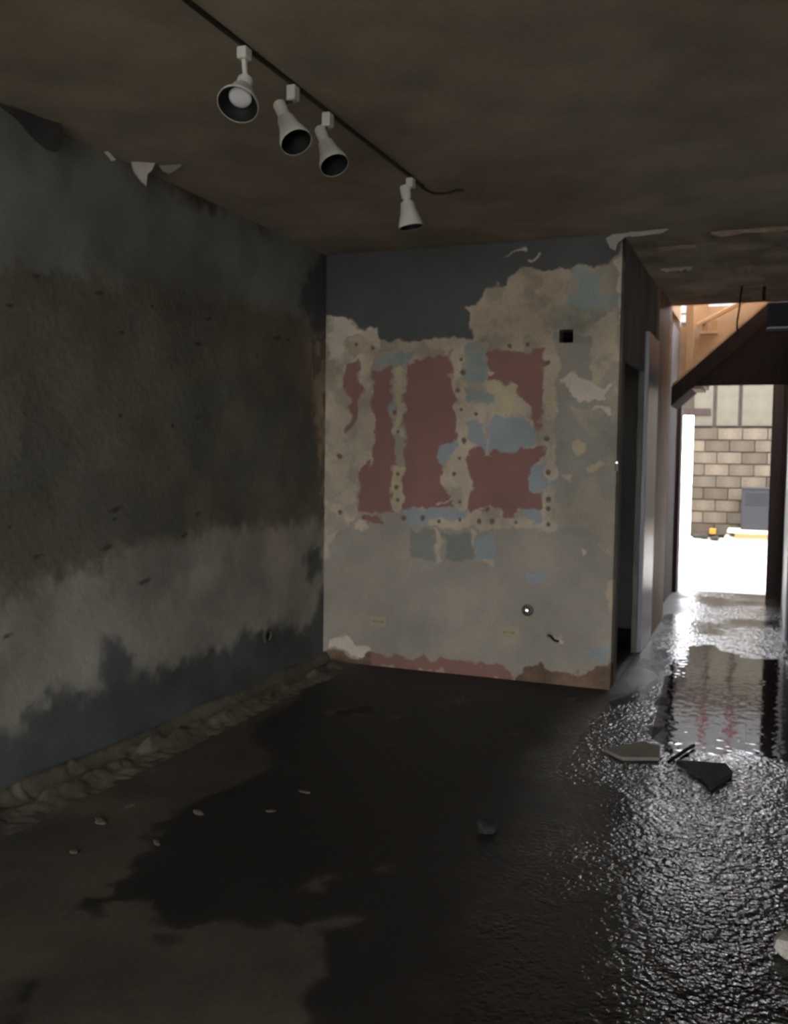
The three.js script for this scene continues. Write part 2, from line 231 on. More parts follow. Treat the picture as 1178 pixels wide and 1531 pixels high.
// ---------------------------------------------------------------- materials
const ripple = mottled(0x808080, { g: 0.9, s: 22 }).bumpMap; ripple.repeat.y *= 1;
const M = {
  yardFloor: mottled([190, 185, 175], { v: 0.1, tint: [165, 160, 152], ts: 1.5 }),
  hallCeil: mottled([193, 176, 151], { v: 0.2, tint: [163, 146, 125], ts: 4, g: 0.6, bump: 0.006 }),
  hallWall: mottled([151, 147, 139], { v: 0.15 }),
  brownWood: mottled([156, 129, 102], { v: 0.2, r: 0.6, sx: 6, s: 12 }),
  darkWood: mottled([57, 44, 41], { v: 0.2, r: 0.92, sx: 6, s: 12 }),
  stairWood: mottled([204, 174, 140], { v: 0.12, r: 0.7, sx: 5, s: 10 }),
  stairPlaster: mottled([212, 186, 156], { v: 0.12 }),
  block: [[84, 76, 64], [92, 83, 70], [75, 66, 55], [98, 88, 74]].map((c) => mottled(c, { v: 0.3, s: 60 })),
  mortar: mottled([67, 58, 48], { v: 0.2 }),
  panel: mottled([94, 88, 76], { v: 0.14 }),
  siding: mottled([120, 118, 116], { v: 0.12 }),
  redPaint: std({ color: rgb([96, 40, 38]), roughness: 0.7 }),
  plaster: mottled([205, 198, 185], { v: 0.15, s: 60, bump: 0.004 }),
  greyPlaster: mottled([150, 144, 132], { v: 0.15, s: 60 }),
  beam: mottled([66, 53, 44], { v: 0.2 }),
  rubble: mottled([107, 101, 87], { v: 0.3, s: 60, bump: 0.004 }),
  darkRubble: mottled([58, 55, 50], { v: 0.3, s: 60 }),
  darkFlap: std({ color: rgb([65, 62, 59]), roughness: 0.8 }),
  fixture: std({ color: rgb([237, 237, 223]), roughness: 0.45 }),
  rail: std({ color: rgb([47, 42, 32]), roughness: 0.5 }),
  baffle: std({ color: 0x161616, roughness: 0.6 }),
  bulb: new THREE.MeshPhysicalMaterial({ color: 0xf2f2f0, roughness: 0.25, clearcoat: 0.6, clearcoatRoughness: 0.1 }),
  chrome: std({ color: 0xe8e8e8, roughness: 0.12, metalness: 1 }),
  plate: std({ color: rgb([181, 172, 137]), roughness: 0.5 }),
  plateDark: std({ color: 0x3a352a, roughness: 0.6 }),
  galv: std({ color: 0x77736a, roughness: 0.55, metalness: 0.6 }),
  casing: std({ color: rgb([198, 198, 204]), roughness: 0.28 }),
  rust: mottled(0x5a4634, { v: 0.3 }),
  cabinet: std({ color: rgb([47, 47, 50]), roughness: 0.55 }),
  boardWhite: std({ color: 0xd9d4c8, roughness: 0.8 }),
  boardTan: std({ color: 0xb08a58, roughness: 0.8 }),
  orange: std({ color: 0xd08a30, roughness: 0.8 }),
  duct: std({ color: 0x1d2026, roughness: 0.6 }),
  wire: std({ color: 0x1a1512, roughness: 0.7 }),
  dryFloor: mottled([150, 144, 134], { v: 0.12 }),
  ground: mottled(0xaaa79f, { v: 0.1 }),
  water: new THREE.MeshPhysicalMaterial({ color: 0x14120f, roughness: 0.05, bumpMap: ripple, bumpScale: 0.0012, ior: 1.33, specularIntensity: 1 }),
};

// ---------------------------------------------------------------- the room: wall with the peeled layers of paint
{
  const patches = PARTITION_PAINT, spots = [];
  for (let i = 0; i < NAIL_SPOTS.length; i += 2) spots.push([NAIL_SPOTS[i], NAIL_SPOTS[i + 1], 0.012 + 0.008 * rnd()]);
  const t = paintSurface({
    x0: 0, x1: 1.844, y0: 0, y1: 2.6, px: 560, patches, base: 'grey', warp: 0.042, soft: 0.003, palette: {
      grey: { c: [177, 167, 149], v: 0.1, b: 0.62, g: 0.06, r: 0.62 }, dark_grey: { c: [149, 149, 137], v: 0.12, b: 0.55, r: 0.7 }, charcoal: { c: [92, 92, 92], v: 0.1, b: 0.68, g: 0.04, r: 0.6 },
      tan: { c: [204, 185, 161], v: 0.14, b: 0.42, g: 0.3, tint: [181, 165, 143], ts: 9 }, cream: { c: [214, 198, 172], v: 0.12, b: 0.4, g: 0.3, tint: [188, 175, 153], ts: 10 }, pale: { c: [230, 217, 198], v: 0.1, b: 0.45, g: 0.25 },
      pink: { c: [162, 119, 108], v: 0.07, b: 0.3, g: 0.05, r: 0.8 }, yellow: { c: [214, 198, 161], v: 0.12, b: 0.42, g: 0.3, tint: [214, 198, 172], ts: 11 }, blue: { c: [170, 178, 178], v: 0.09, b: 0.36, g: 0.06, r: 0.7 },
      blue_green: { c: [165, 175, 169], v: 0.12, b: 0.38, g: 0.2, tint: [188, 175, 153], ts: 9 }, moss: { c: [165, 164, 146], v: 0.15, b: 0.4, g: 0.25, tint: [188, 175, 153], ts: 8 },
      grey_green: { c: [172, 167, 153], v: 0.12, b: 0.5, g: 0.15, tint: [188, 175, 153], ts: 6 }, rust: { c: [124, 101, 82], v: 0.3, b: 0.4, g: 0.4 },
    },
    after(p, x, y) {
      for (const [sx, sy, r] of spots) {
        const d = Math.hypot(x - sx, (y - sy) * 0.9) / (r * (0.6 + 0.9 * fbm(x * 45, y * 45, 3)));
        if (d < 1) { const k = Math.min(1, (1 - d) * 2.2); p.r += k * (137 - p.r); p.g += k * (111 - p.g); p.b += k * (92 - p.b); p.bump -= 0.25 * k; }
      }
    },
  });
  const s = new THREE.Shape([[0, 0], [HALL_L - LEFT, 0], [HALL_L - LEFT, H], [0, H]].map(([x, y]) => new THREE.Vector2(x, y)));
  const hole = (x0, x1, y0, y1) => s.holes.push(new THREE.Path([[x0, y0], [x0, y1], [x1, y1], [x1, y0]].map(([x, y]) => new THREE.Vector2(x, y))));
  hole(1.498, 1.581, 2.001, 2.077);
  const g = new THREE.ExtrudeGeometry(s, { depth: 0.12, bevelEnabled: false });
  g.translate(LEFT, 0, BACK - 0.12);
  const uv = g.attributes.uv, p = g.attributes.position; for (let i = 0; i < uv.count; i++) uv.setXY(i, p.getX(i) - LEFT - (p.getZ(i) - BACK) * 0.3, p.getY(i));
  struct('wall_back', g, std({ ...t, roughness: 1, bumpScale: 0.006 }), 'partition wall with layers of peeling grey, charcoal and pink paint');
  const jb = thing('junction_box', 'empty square electrical box with no back, open through the peeling wall', 'electrical box', [-1.12, 2.039, BACK]);
  for (const [a, b, c, d] of [[-0.045, -0.0415, -0.042, 0.042], [0.0395, 0.045, -0.042, 0.042], [-0.0415, 0.0395, -0.042, -0.038], [-0.0415, 0.0395, 0.038, 0.042]]) mesh('side_plate', slab(a, b, c, d, -0.058, -0.004), M.galv, jb);
}
// ---------------------------------------------------------------- left wall
{
  const marks = []; for (let i = 0; i < GOUGES.length; i += 2) marks.push([GOUGES[i], GOUGES[i + 1], rr(0.008, 0.016), rr(0.9, 4.5)]);
  const t = paintSurface({
    x0: 0, x1: 4.2, y0: 0, y1: 2.6, px: 300, patches: LEFT_PAINT, base: 'olive', warp: 0.06, soft: 0.025, palette: {
      grey_paint: { c: [141, 141, 133], v: 0.12, b: 0.6, tint: [125, 125, 117], ts: 2 }, olive: { c: [125, 117, 101], v: 0.16, b: 0.45, g: 0.25, tint: [115, 111, 99], ts: 3 }, blue_mildew: { c: [113, 113, 105], v: 0.16, b: 0.45, g: 0.25, tint: [125, 117, 101], ts: 4 },
      bare: { c: [181, 173, 159], v: 0.14, b: 0.5, g: 0.2, tint: [163, 157, 145], ts: 3.5 }, teal: { c: [101, 107, 103], v: 0.14, b: 0.55, g: 0.1, tint: [91, 95, 91], ts: 4 }, black_paint: { c: [89, 87, 89], v: 0.1, b: 0.65 },
      tan_edge: { c: [181, 165, 141], v: 0.15, b: 0.4, g: 0.3, tint: [125, 117, 101], ts: 9 }, brown_hole: { c: [89, 81, 70], v: 0.3, b: 0.2, g: 0.5 },
    },
    after(p, x, y) {
      for (const [mx, my, r, e] of marks) {
        const ex = (x - mx) / (r * e), ey = (y - my + 0.15 * (x - mx)) / r, d = Math.hypot(ex, ey) + 0.9 * (fbm(x * 50, y * 50, 3) - 0.5);
        if (d < 1) { const k = 0.6 * Math.min(1, (1 - d) * 1.6); p.r += k * (62 - p.r); p.g += k * (58 - p.g); p.b += k * (48 - p.b); p.bump -= 0.3 * k; }
      }
    },
  });
  const g = slab(LEFT - 0.2, LEFT, 0, H, BACK - 0.12, REAR + 0.2), uv = g.attributes.uv;
  for (let i = 0; i < uv.count; i++) uv.setX(i, uv.getX(i) - BACK);
  struct('wall_left', g, std({ ...t, roughness: 1, bumpScale: 0.012 }), 'grimy wall of stained grey and olive plaster with gouges');
}
// ---------------------------------------------------------------- ceiling and floor
{
  const t = paintSurface({ x0: LEFT, x1: LEFT + 4, y0: 1.6, y1: 5.6, px: 220, patches: [], base: 'c', warp: 0, palette: { c: { c: [174, 162, 142], v: 0.12, g: 0.25, s: 24, tint: [162, 149, 130], ts: 1.1, r: 0.85 } } });
  struct('ceiling', slab(LEFT - 0.2, RIGHT + 0.2, H, H + 0.25, BACK - 0.12, REAR + 0.2), std({ ...t, roughness: 1, bumpScale: 0.006 }), 'dim brown plaster ceiling');
  struct('ceiling_hall', slab(LEFT - 0.2, RIGHT + 0.2, H, H + 0.25, STAIR_Z, BACK - 0.12), M.hallCeil, 'flaking brown hallway ceiling');

  const step = (lo, hi, v) => { const t = Math.min(1, Math.max(0, (v - lo) / (hi - lo))); return t * t * (3 - 2 * t); };
  const floorMaterial = (y0, y1, px) => std({ ...paintSurface({
    x0: -2.7, x1: 1.3, y0, y1, px, base: 'wet', warp: 0.06, soft: 0.015,
    patches: FLOOR_MARKS.map(([n, a]) => [n, a.map((v, i) => (i % 2 ? -v : v))]), palette: {
      wet: { c: [39, 36, 31], v: 0.25, b: 0.4, g: 0.1, s: 30, r: 0.62 }, dry: { c: [84, 77, 64], v: 0.2, b: 0.45, g: 0.12, s: 50, r: 0.95, tint: [75, 70, 58], ts: 3 }, grit: { c: [124, 115, 97], v: 0.3, b: 0.55, g: 0.7, s: 40, r: 0.95, tint: [84, 77, 64], ts: 7 },
      pale_film: { c: [91, 83, 71], v: 0.3, b: 0.45, g: 0.1, r: 0.8, tint: [39, 36, 31], ts: 12 },
    },
    after(p, x, y, n) {                          // y is the distance down the room; gravel under a film of water on the hallway side
      if (n !== 'wet') return;
      const g = step(-1.0, -0.55, x + 0.45 * (fbm(x * 2.2, y * 2.2, 3) - 0.5)), pool = fbm(x * 1.7 + 9, y * 1.7, 3);
      const k = g * (0.35 + 0.9 * step(0.35, 0.6, pool));
      p.bump += k * (0.7 * (fbm(x * 72, y * 84, 3) - 0.5) + 0.6 * (fbm(x * 14, y * 14, 2) - 0.5));
      p.rough += g * (0.14 - p.rough);
      const d = 1 + 0.5 * g * (fbm(x * 30, y * 30, 3) - 0.5); p.r *= d; p.g *= d; p.b *= d;
    },
  }), roughness: 1, bumpScale: 0.008 });
  struct('floor', slab(LEFT - 0.2, RIGHT + 0.2, -0.25, 0, -6.3, -0.8), floorMaterial(1.5, 6.3, 400), 'wet concrete floor, dark where it is soaked');
  struct('floor_hall', slab(LEFT - 0.2, RIGHT + 0.2, -0.25, 0, DOOR_Z - 0.2, -6.3), floorMaterial(6.3, 10.0, 300), 'wet hallway floor');
  struct('floor_rear', slab(LEFT - 0.2, RIGHT + 0.2, -0.25, 0, -0.8, REAR + 0.2), M.dryFloor, 'dry concrete floor near the shopfront');
  struct('ground', slab(-40, 40, -0.3, -0.03, -60, 40), M.ground, 'ground outside');
  struct('floor_yard', slab(-3, 3, -0.25, -0.005, YARD_Z, DOOR_Z - 0.2), M.yardFloor, 'bright concrete floor of the open yard');
}
// puddle: a thin lens of murky water with a flat top
{
  const pts = []; for (let i = 0; i < PUDDLE.length; i += 2) pts.push(new THREE.Vector3(PUDDLE[i], 0, PUDDLE[i + 1]));
  const c = new THREE.CatmullRomCurve3(pts, true).getPoints(700).slice(0, -1).map((p) => new THREE.Vector2(Math.min(0.14, Math.max(HALL_L + 0.06, p.x + 0.16 * (fbm(p.x * 12, p.z * 12, 5) - 0.5))), -p.z + 0.3 * (fbm(p.x * 9 + 7, p.z * 9, 5) - 0.5)));
  const g = new THREE.ExtrudeGeometry(new THREE.Shape(c), { depth: 0.0008, bevelEnabled: false });
  g.rotateX(-Math.PI / 2); metreUV(g);
  tag(mesh('puddle', g, M.water), 'flat dark puddle of water mirroring the lit doorway', 'puddle');
}
// ---------------------------------------------------------------- rest of the shell: walls beside and behind the viewer, with a shopfront opening
struct('wall_right', slab(RIGHT, RIGHT + 0.2, 0, H, BACK - 0.12, REAR + 0.2), M.hallWall);
struct('wall_back_right', slab(HALL_R, RIGHT, 0, H, BACK - 0.12, BACK), M.hallWall);
{
  const [a, b, c, d] = [-2.0, 1.2, 0.3, 2.4];
  struct('wall_rear', [slab(LEFT, a, 0, H, REAR, REAR + 0.2), slab(b, RIGHT, 0, H, REAR, REAR + 0.2), slab(a, b, 0, c, REAR, REAR + 0.2), slab(a, b, d, H, REAR, REAR + 0.2)], M.hallWall);
  const w = new THREE.Group(); w.name = 'window_1'; w.userData = { kind: 'structure', label: 'open shopfront window frame' }; scene.add(w);
  for (const x of [a + 0.03, (a + b) / 2, b - 0.03]) mesh('mullion', slab(x - 0.03, x + 0.03, c, d, REAR + 0.05, REAR + 0.11), M.rail, w);
}
// ---------------------------------------------------------------- hallway
{
  const s = new THREE.Shape([[BACK - 0.12, 0], [STAIR_Z, 0], [STAIR_Z, H], [BACK - 0.12, H]].map(([x, y]) => new THREE.Vector2(-x, y)));
  s.holes.push(new THREE.Path([[5.66, 0.001], [6.56, 0.001], [6.56, 1.93], [5.66, 1.93]].map(([x, y]) => new THREE.Vector2(x, y))));
  const g = new THREE.ExtrudeGeometry(s, { depth: 0.035, bevelEnabled: false });
  g.rotateY(Math.PI / 2); g.translate(HALL_L - 0.035, 0, 0);
  struct('wall_hall', metreUV(g), M.hallWall, 'grey hallway wall with a dark door opening');
  struct('wall_closet', [slab(LEFT, HALL_L - 0.035, 0, H, -7.6, -7.5)], M.hallWall);
  struct('wall_closet_side', [slab(LEFT - 0.2, LEFT, 0, H, -7.6, BACK - 0.12)], M.hallWall);
  struct('trim_1', [rbox(0.03, 2.2, 0.6, 0.006, HALL_L + 0.014, 1.1, -6.88)], M.casing, 'pale glossy board beside the dark hallway opening');
  struct('trim_2', [slab(HALL_L, HALL_L + 0.02, 0, H, STAIR_Z, -7.19)], M.brownWood, 'brown board lining the hallway');
  struct('wall_under_stairs', slab(-0.98, -0.88, 0, H, DOOR_Z, STAIR_Z), M.darkWood, 'dark boarded wall under the stairs');
  struct('wall_hall_right', slab(HALL_R, HALL_R + 0.12, 0, H, DOOR_Z, BACK - 0.12), M.darkWood);
  struct('trim_3', slab(HALL_R - 0.015, HALL_R, 0, 1.84, DOOR_Z + 0.02, -7.6), M.casing, 'pale wall board beside the back doorway');
  // outer wall with the back doorway below and the window of the stairwell above
  const TOP = 4.7, LOW = 2.7;
  struct('wall_yard', [slab(-3, -0.85, 0, LOW, DOOR_Z - 0.2, DOOR_Z), slab(0.02, 3, 0, LOW, DOOR_Z - 0.2, DOOR_Z), slab(-0.85, 0.02, 2.4, LOW, DOOR_Z - 0.2, DOOR_Z)], M.darkWood, 'back wall with doorway to the yard');
  {
    const s = new THREE.Shape([[HALL_L, 1.8], [0.155, 2.67], [1.0, 2.67], [1.0, TOP], [HALL_L, TOP]].map(([x, y]) => new THREE.Vector2(x, y)));
    for (const [x0, x1, y0, y1] of [[-0.812, -0.735, 2.56, 3.3], [-0.57, -0.33, 2.73, 3.6]]) s.holes.push(new THREE.Path([[x0, y0], [x0, y1], [x1, y1], [x1, y0]].map(([x, y]) => new THREE.Vector2(x, y))));
    const g = new THREE.ExtrudeGeometry(s, { depth: 0.04, bevelEnabled: false }); g.translate(0, 0, -9.09);
    struct('wall_stair_back', metreUV(g), M.stairPlaster, 'warm plaster wall of the stairwell with small window openings');
  }
  struct('trim_4', [slab(-0.9, -0.84, 0, 2.4, DOOR_Z - 0.22, DOOR_Z + 0.02), slab(0.0, 0.1, 0, 2.4, DOOR_Z - 0.22, DOOR_Z + 0.02), slab(-0.9, 0.1, 2.4, 2.48, DOOR_Z - 0.22, DOOR_Z + 0.02)], M.darkWood, 'dark wooden frame of the doorway to the yard');
  struct('wall_stair_left', slab(HALL_L - 0.1, HALL_L, H, TOP, -9.09, STAIR_Z + 0.1), M.stairPlaster);
  struct('wall_stair_right', slab(1.0, 1.1, H, TOP, -9.09, STAIR_Z + 0.1), M.stairPlaster);
  struct('wall_stair_front', slab(HALL_L, 1.0, H + 0.25, TOP, STAIR_Z, STAIR_Z + 0.1), M.stairPlaster);
  struct('floor_landing', slab(HALL_R + 0.12, 1.0, H, H + 0.1, DOOR_Z, STAIR_Z), M.stairWood);
}
// ================================================================ objects
// ---------------------------------------------------------------- yard wall of concrete blocks, with a doorway, plaster panels and siding above
{
  const w = new THREE.Group(); w.name = 'wall_far'; w.userData = { kind: 'structure', label: 'weathered concrete block wall at the back of the yard' }; scene.add(w);
  const X0 = -1.255, Z = YARD_Z;
  const WT = 4.06;
  mesh('backing', [slab(X0, 3, 0, WT, Z - 0.2, Z - 0.035), slab(-3, -1.78, 0, WT, Z - 0.2, Z), slab(-1.78, X0, 2.11, WT, Z - 0.2, Z - 0.035)], M.mortar, w);
  mesh('beam', slab(-1.8, 1.6, 2.68, 3.0, Z - 0.03, Z + 0.03), M.beam, w);
  const geos = new Map(), unit = (l, h) => { const k = l.toFixed(3) + h; if (!geos.has(k)) geos.set(k, metreUV(new RoundedBoxGeometry(l - 0.014, h - 0.016, 0.06, 1, 0.006))); return geos.get(k); };
  for (let r = 0; r < 9; r++) {
    const h = 0.205, y = 0.04 + h * (r + 0.5);
    let x = X0;
    const off = r % 2 ? 0.2 : 0.4;
    for (let i = 0; x < 1.4; i++) {
      const l = i === 0 ? off : 0.4;
      const b = mesh('block', unit(l, h), M.block[Math.floor(rnd() * 4)], w);
      b.position.set(x + l / 2, y, Z - 0.03 + rr(-0.008, 0.008)); b.rotation.z = rr(-0.006, 0.006); x += l;
    }
  }
  const P = (x0, x1, y0, y1) => { const p = mesh('plaster_panel', metreUV(new RoundedBoxGeometry(x1 - x0, y1 - y0, 0.05, 1, 0.008)), M.panel, w); p.position.set((x0 + x1) / 2, (y0 + y1) / 2, Z - 0.02); };
  for (const [x0, x1] of [[X0, -0.945], [-0.885, -0.535], [-0.475, 0.1], [0.16, 0.8], [0.86, 1.4]]) P(x0, x1, 1.92, 2.66);
  mesh('lintel', slab(-1.82, X0 + 0.28, 2.11, 2.22, Z - 0.2, Z + 0.03), M.darkWood, w);
  for (let k = 0; k < 6; k++) mesh('siding_board', slab(-3, 3, 3.01 + k * 0.17, 3.155 + k * 0.17, Z - 0.034, Z - 0.004), M.siding, w);
  for (const x of [-0.95, -0.5, 0.2]) mesh('post', slab(x - 0.035, x + 0.035, 3.0, 3.75, Z - 0.004, Z + 0.01), M.redPaint, w);
  struct('wall_yard_left', slab(-3.2, -3, 0, 3.6, YARD_Z - 0.2, DOOR_Z - 0.2), M.mortar);
  struct('wall_yard_right', slab(3, 3.2, 0, 3.6, YARD_Z - 0.2, DOOR_Z - 0.2), M.mortar);
}
// things in the yard
{
  const c = thing('metal_cabinet', 'dark grey metal cabinet against the block wall of the yard', 'cabinet', [-0.19, 0.19, -16.72]);
  mesh('body', rbox(0.46, 0.68, 0.4, 0.012, 0, 0.34, 0), M.cabinet, c);
  mesh('top', rbox(0.49, 0.025, 0.43, 0.008, 0, 0.69, 0), M.cabinet, c);
  for (let k = 0; k < 5; k++) mesh('louvre', rbox(0.34, 0.012, 0.012, 0.003, 0, 0.42 + k * 0.045, 0.203), M.duct, c);
  tag(mesh('board', slab(-0.62, 0.32, 0.145, 0.19, -17 + 0.04, -16.3), M.boardWhite), 'white board on top of the pile under the metal cabinet', 'board');
  tag(mesh('board', slab(-0.5, 0.4, 0.075, 0.145, -16.9, -16.24), M.boardTan), 'tan board in the pile under the metal cabinet', 'board');
  tag(mesh('board', slab(-0.66, 0.3, -0.005, 0.075, -16.94, -16.26), M.boardWhite), 'whitewashed thick board at the bottom of the pile in the yard', 'board');
  tag(mesh('brick', rbox(0.1, 0.09, 0.2, 0.01, -0.87, 0.125, -16.82), M.orange), 'small orange brick lying on dark rubble by block wall', 'brick');
}
// ---------------------------------------------------------------- stairs above the back doorway
{
  const X = [-0.81, 0.155], yTop = (x) => 1.926 + (x + 0.842) * 0.905, Z0 = -8.42, Z1 = -9.02;
  const st = thing('staircase', 'wooden flight of stairs climbing across above the back doorway', 'staircase', [0, 0, 0]);
  const band = (z0, z1, lo, hi, mat, name) => {
    const s = new THREE.Shape([[X[0], yTop(X[0]) - lo], [X[1], yTop(X[1]) - lo], [X[1], yTop(X[1]) - hi], [X[0], yTop(X[0]) - hi]].map(([x, y]) => new THREE.Vector2(x, y)));
    const g = new THREE.ExtrudeGeometry(s, { depth: z1 - z0, bevelEnabled: false }); g.translate(0, 0, z0);
    return mesh(name, metreUV(g), mat, st);
  };
  band(Z0, Z0 + 0.04, 0.16, 0, M.darkWood, 'stringer');
  band(Z0 - 0.016, Z0, 0.02, -0.03, M.stairWood, 'stringer_cap');
  band(Z1, Z1 + 0.04, 0.16, 0, M.darkWood, 'stringer');
  band(Z1 + 0.04, Z0, 0.16, 0.145, M.darkWood, 'soffit');
  {
    const s = new THREE.Shape([[X[0] + 0.2, 1.965], [X[1], 1.965], [X[1], yTop(X[1]) - 0.16], [X[0] + 0.24, yTop(X[0] + 0.24) - 0.16]].map(([x, y]) => new THREE.Vector2(x, y)));
    const g = new THREE.ExtrudeGeometry(s, { depth: 0.02, bevelEnabled: false }); g.translate(0, 0, Z0 + 0.01); mesh('spandrel_panel', metreUV(g), M.darkWood, st);
  }
  for (let k = 0; k < 4; k++) {
    const x = -0.79 + k * 0.235, y = yTop(x) - 0.03;
    mesh('tread', slab(x, x + 0.225, y, y + 0.03, Z1 + 0.04, Z0 - 0.016), M.stairWood, st);
    if (k) mesh('riser', slab(x, x + 0.018, y - 0.19, y - 0.001, Z1 + 0.04, Z0 - 0.016), M.stairWood, st);
  }
  const p = thing('newel_post', 'square wooden post standing in the lit stairwell', 'post', [-0.715, 0, -8.9]);
  mesh('shaft', rbox(0.07, 1.44, 0.07, 0.006, 0, 2.7, 0), M.stairWood, p);
  mesh('cap', rbox(0.095, 0.03, 0.095, 0.006, 0, 3.435, 0), M.stairWood, p);
  const sh = thing('wall_ledge', 'wooden ledge with a small block on the stairwell wall', 'ledge', [-0.56, 2.475, -9.05]);
  mesh('board', rbox(0.15, 0.02, 0.07, 0.004, 0, 0.01, 0.035), M.stairWood, sh);
  mesh('cleat', rbox(0.03, 0.1, 0.06, 0.004, 0.05, 0.07, 0.03), M.stairWood, sh);
  mesh('cleat', rbox(0.03, 0.1, 0.06, 0.004, -0.03, 0.07, 0.03), M.stairWood, sh);
  const hr = thing('handrail', 'slanted wooden handrail along the lit stairwell wall', 'handrail', [0, 0, -9.05 + 0.07]);
  const g = rbox(0.75, 0.04, 0.03, 0.01); g.rotateZ(0.47); g.translate(-0.33, 2.72, 0); mesh('rail', g, M.stairWood, hr);
  for (const x of [-0.6, -0.1]) { const b = rbox(0.025, 0.03, 0.06, 0.004, x, 2.72 + (x + 0.33) * 0.508 - 0.02, -0.04); mesh('bracket', b, M.rail, hr); }
  const d = thing('duct_box', 'black metal box hanging under the hallway ceiling edge', 'box', [0.045, 2.4, -8.2]);
  mesh('body', rbox(0.225, 0.2, 0.16, 0.008, 0, 0.1, 0), M.duct, d); mesh('flange', rbox(0.22, 0.012, 0.19, 0.004, 0, -0.006, 0), M.casing, d);
  tag(mesh('hanging_wire', tube([[-0.235, 2.602, -7.33], [-0.245, 2.5, -7.34], [-0.25, 2.44, -7.35], [-0.262, 2.33, -7.36], [-0.255, 2.25, -7.35]], 0.006), M.wire), 'thin dark wire dangling from the hallway ceiling', 'wire');
  tag(mesh('pipe_hanger', tube([[-0.084, 2.602, -7.38], [-0.086, 2.55, -7.38], [-0.084, 2.5, -7.38]], 0.012), M.wire), 'short dark rod sticking down from hallway ceiling', 'rod');
}
// ---------------------------------------------------------------- track lighting
{
  const TX = -1.553;
  const r = thing('track_rail', 'thin dark lighting rail fixed along the ceiling', 'rail', [TX, H, 0]);
  mesh('rail', rbox(0.016, 0.012, 3.6, 0.003, 0, -0.006, -2.36), M.rail, r);
  mesh('end_cap', rbox(0.018, 0.013, 0.03, 0.003, 0, -0.0065, -4.175), M.rail, r);
  mesh('feed_cable', tube([[0, -0.012, -4.18], [0.03, -0.02, -4.26], [0.09, -0.012, -4.3], [0.13, -0.006, -4.29], [0.16, -0.003, -4.31]], 0.006), M.rail, r);
  const lathe = (pts) => new THREE.LatheGeometry(pts.map(([x, y]) => new THREE.Vector2(x, y)), 36);
  // head points down -y from its neck
  const neckG = lathe([[0, 0.002], [0.022, 0.002], [0.0255, -0.002], [0.0245, -0.052], [0.0185, -0.058], [0.0175, -0.072]]);
  const shadeG = lathe([[0.0175, -0.068], [0.028, -0.07], [0.035, -0.076], [0.0385, -0.1], [0.044, -0.122], [0.055, -0.15], [0.0625, -0.17], [0.0635, -0.186], [0.061, -0.186], [0.059, -0.17], [0.053, -0.152]]);
  const baffleG = lathe([[0.0608, -0.1855], [0.0585, -0.172], [0.052, -0.152], [0.039, -0.124], [0.033, -0.1], [0.031, -0.078], [0, -0.076]]);
  const bulbG = lathe([[0, -0.146], [0.016, -0.145], [0.028, -0.141], [0.035, -0.134], [0.0355, -0.128], [0.028, -0.11], [0.018, -0.09], [0, -0.08]]);
  function spot(az, neck, dir, label, { stem, bulb, drop = 0.05, wide = 1, long = 1 } = {}) {
    const t = thing('track_light', label, 'spotlight', [TX, H, az], 0, 'white spotlights on the ceiling rail');
    mesh('adapter', rbox(0.034, drop, 0.04, 0.005, 0, -0.0125 - drop / 2, 0), M.fixture, t);
    const n = new THREE.Vector3(...neck).sub(new THREE.Vector3(TX, H, az)), from = new THREE.Vector3(0, -0.0125 - drop, 0);
    const c = new THREE.CylinderGeometry(stem, stem, 1, 14), v = n.clone().sub(from); c.scale(1, v.length(), 1); c.translate(0, v.length() / 2, 0); c.applyQuaternion(new THREE.Quaternion().setFromUnitVectors(new THREE.Vector3(0, 1, 0), v.clone().normalize())); c.translate(from.x, from.y, from.z);
    mesh('stem', c, stem > 0.007 ? M.fixture : M.rail, t);
    const q = new THREE.Quaternion().setFromUnitVectors(new THREE.Vector3(0, -1, 0), new THREE.Vector3(...dir).normalize());
    const put = (name, g, m, on = t) => { const h = g.clone(); h.scale(wide, long, wide); h.applyQuaternion(q); h.translate(n.x, n.y, n.z); return mesh(name, h, m, on); };
    put('neck', neckG, M.fixture); const s = put('shade', shadeG, M.fixture); s.userData.label = 'white bell shaped shade';
    put('baffle', baffleG, M.baffle, s); if (bulb) put('bulb', bulbG, M.bulb, s).userData.label = 'white reflector bulb';
    return t;
  }
  const R = new THREE.Vector3(0.928, 0.0137, -0.3725), U = new THREE.Vector3(-0.035, 0.998, -0.0505), B = new THREE.Vector3(0.371, 0.06, 0.927);
  const towards = (r0, u0, b0) => { const v = R.clone().multiplyScalar(r0).addScaledVector(U, u0).addScaledVector(B, b0); return [v.x, v.y, v.z]; };
  spot(-2.581, [-1.546, 2.486, -2.578], towards(-0.12, -0.85, 0.51), 'white spotlight on a long stem with a bulb showing', { stem: 0.0085, bulb: true, drop: 0.036, long: 0.63 });
  spot(-2.9, [-1.595, 2.525, -2.879], towards(0.358, -0.849, 0.389), 'white spotlight tilted sideways next to the long stemmed one', { stem: 0.005, wide: 0.85 });
  spot(-3.17, [-1.578, 2.529, -3.156], towards(0.316, -0.861, 0.4), 'white spotlight with empty dark shade, third along the rail from long stemmed one', { stem: 0.005, wide: 0.83 });
  spot(-4.025, [-1.577, 2.553, -4.012], towards(0.16, -0.98, -0.05), 'white spotlight pointing straight down at the end of the rail', { stem: 0.012, wide: 0.88, drop: 0.042 });
}
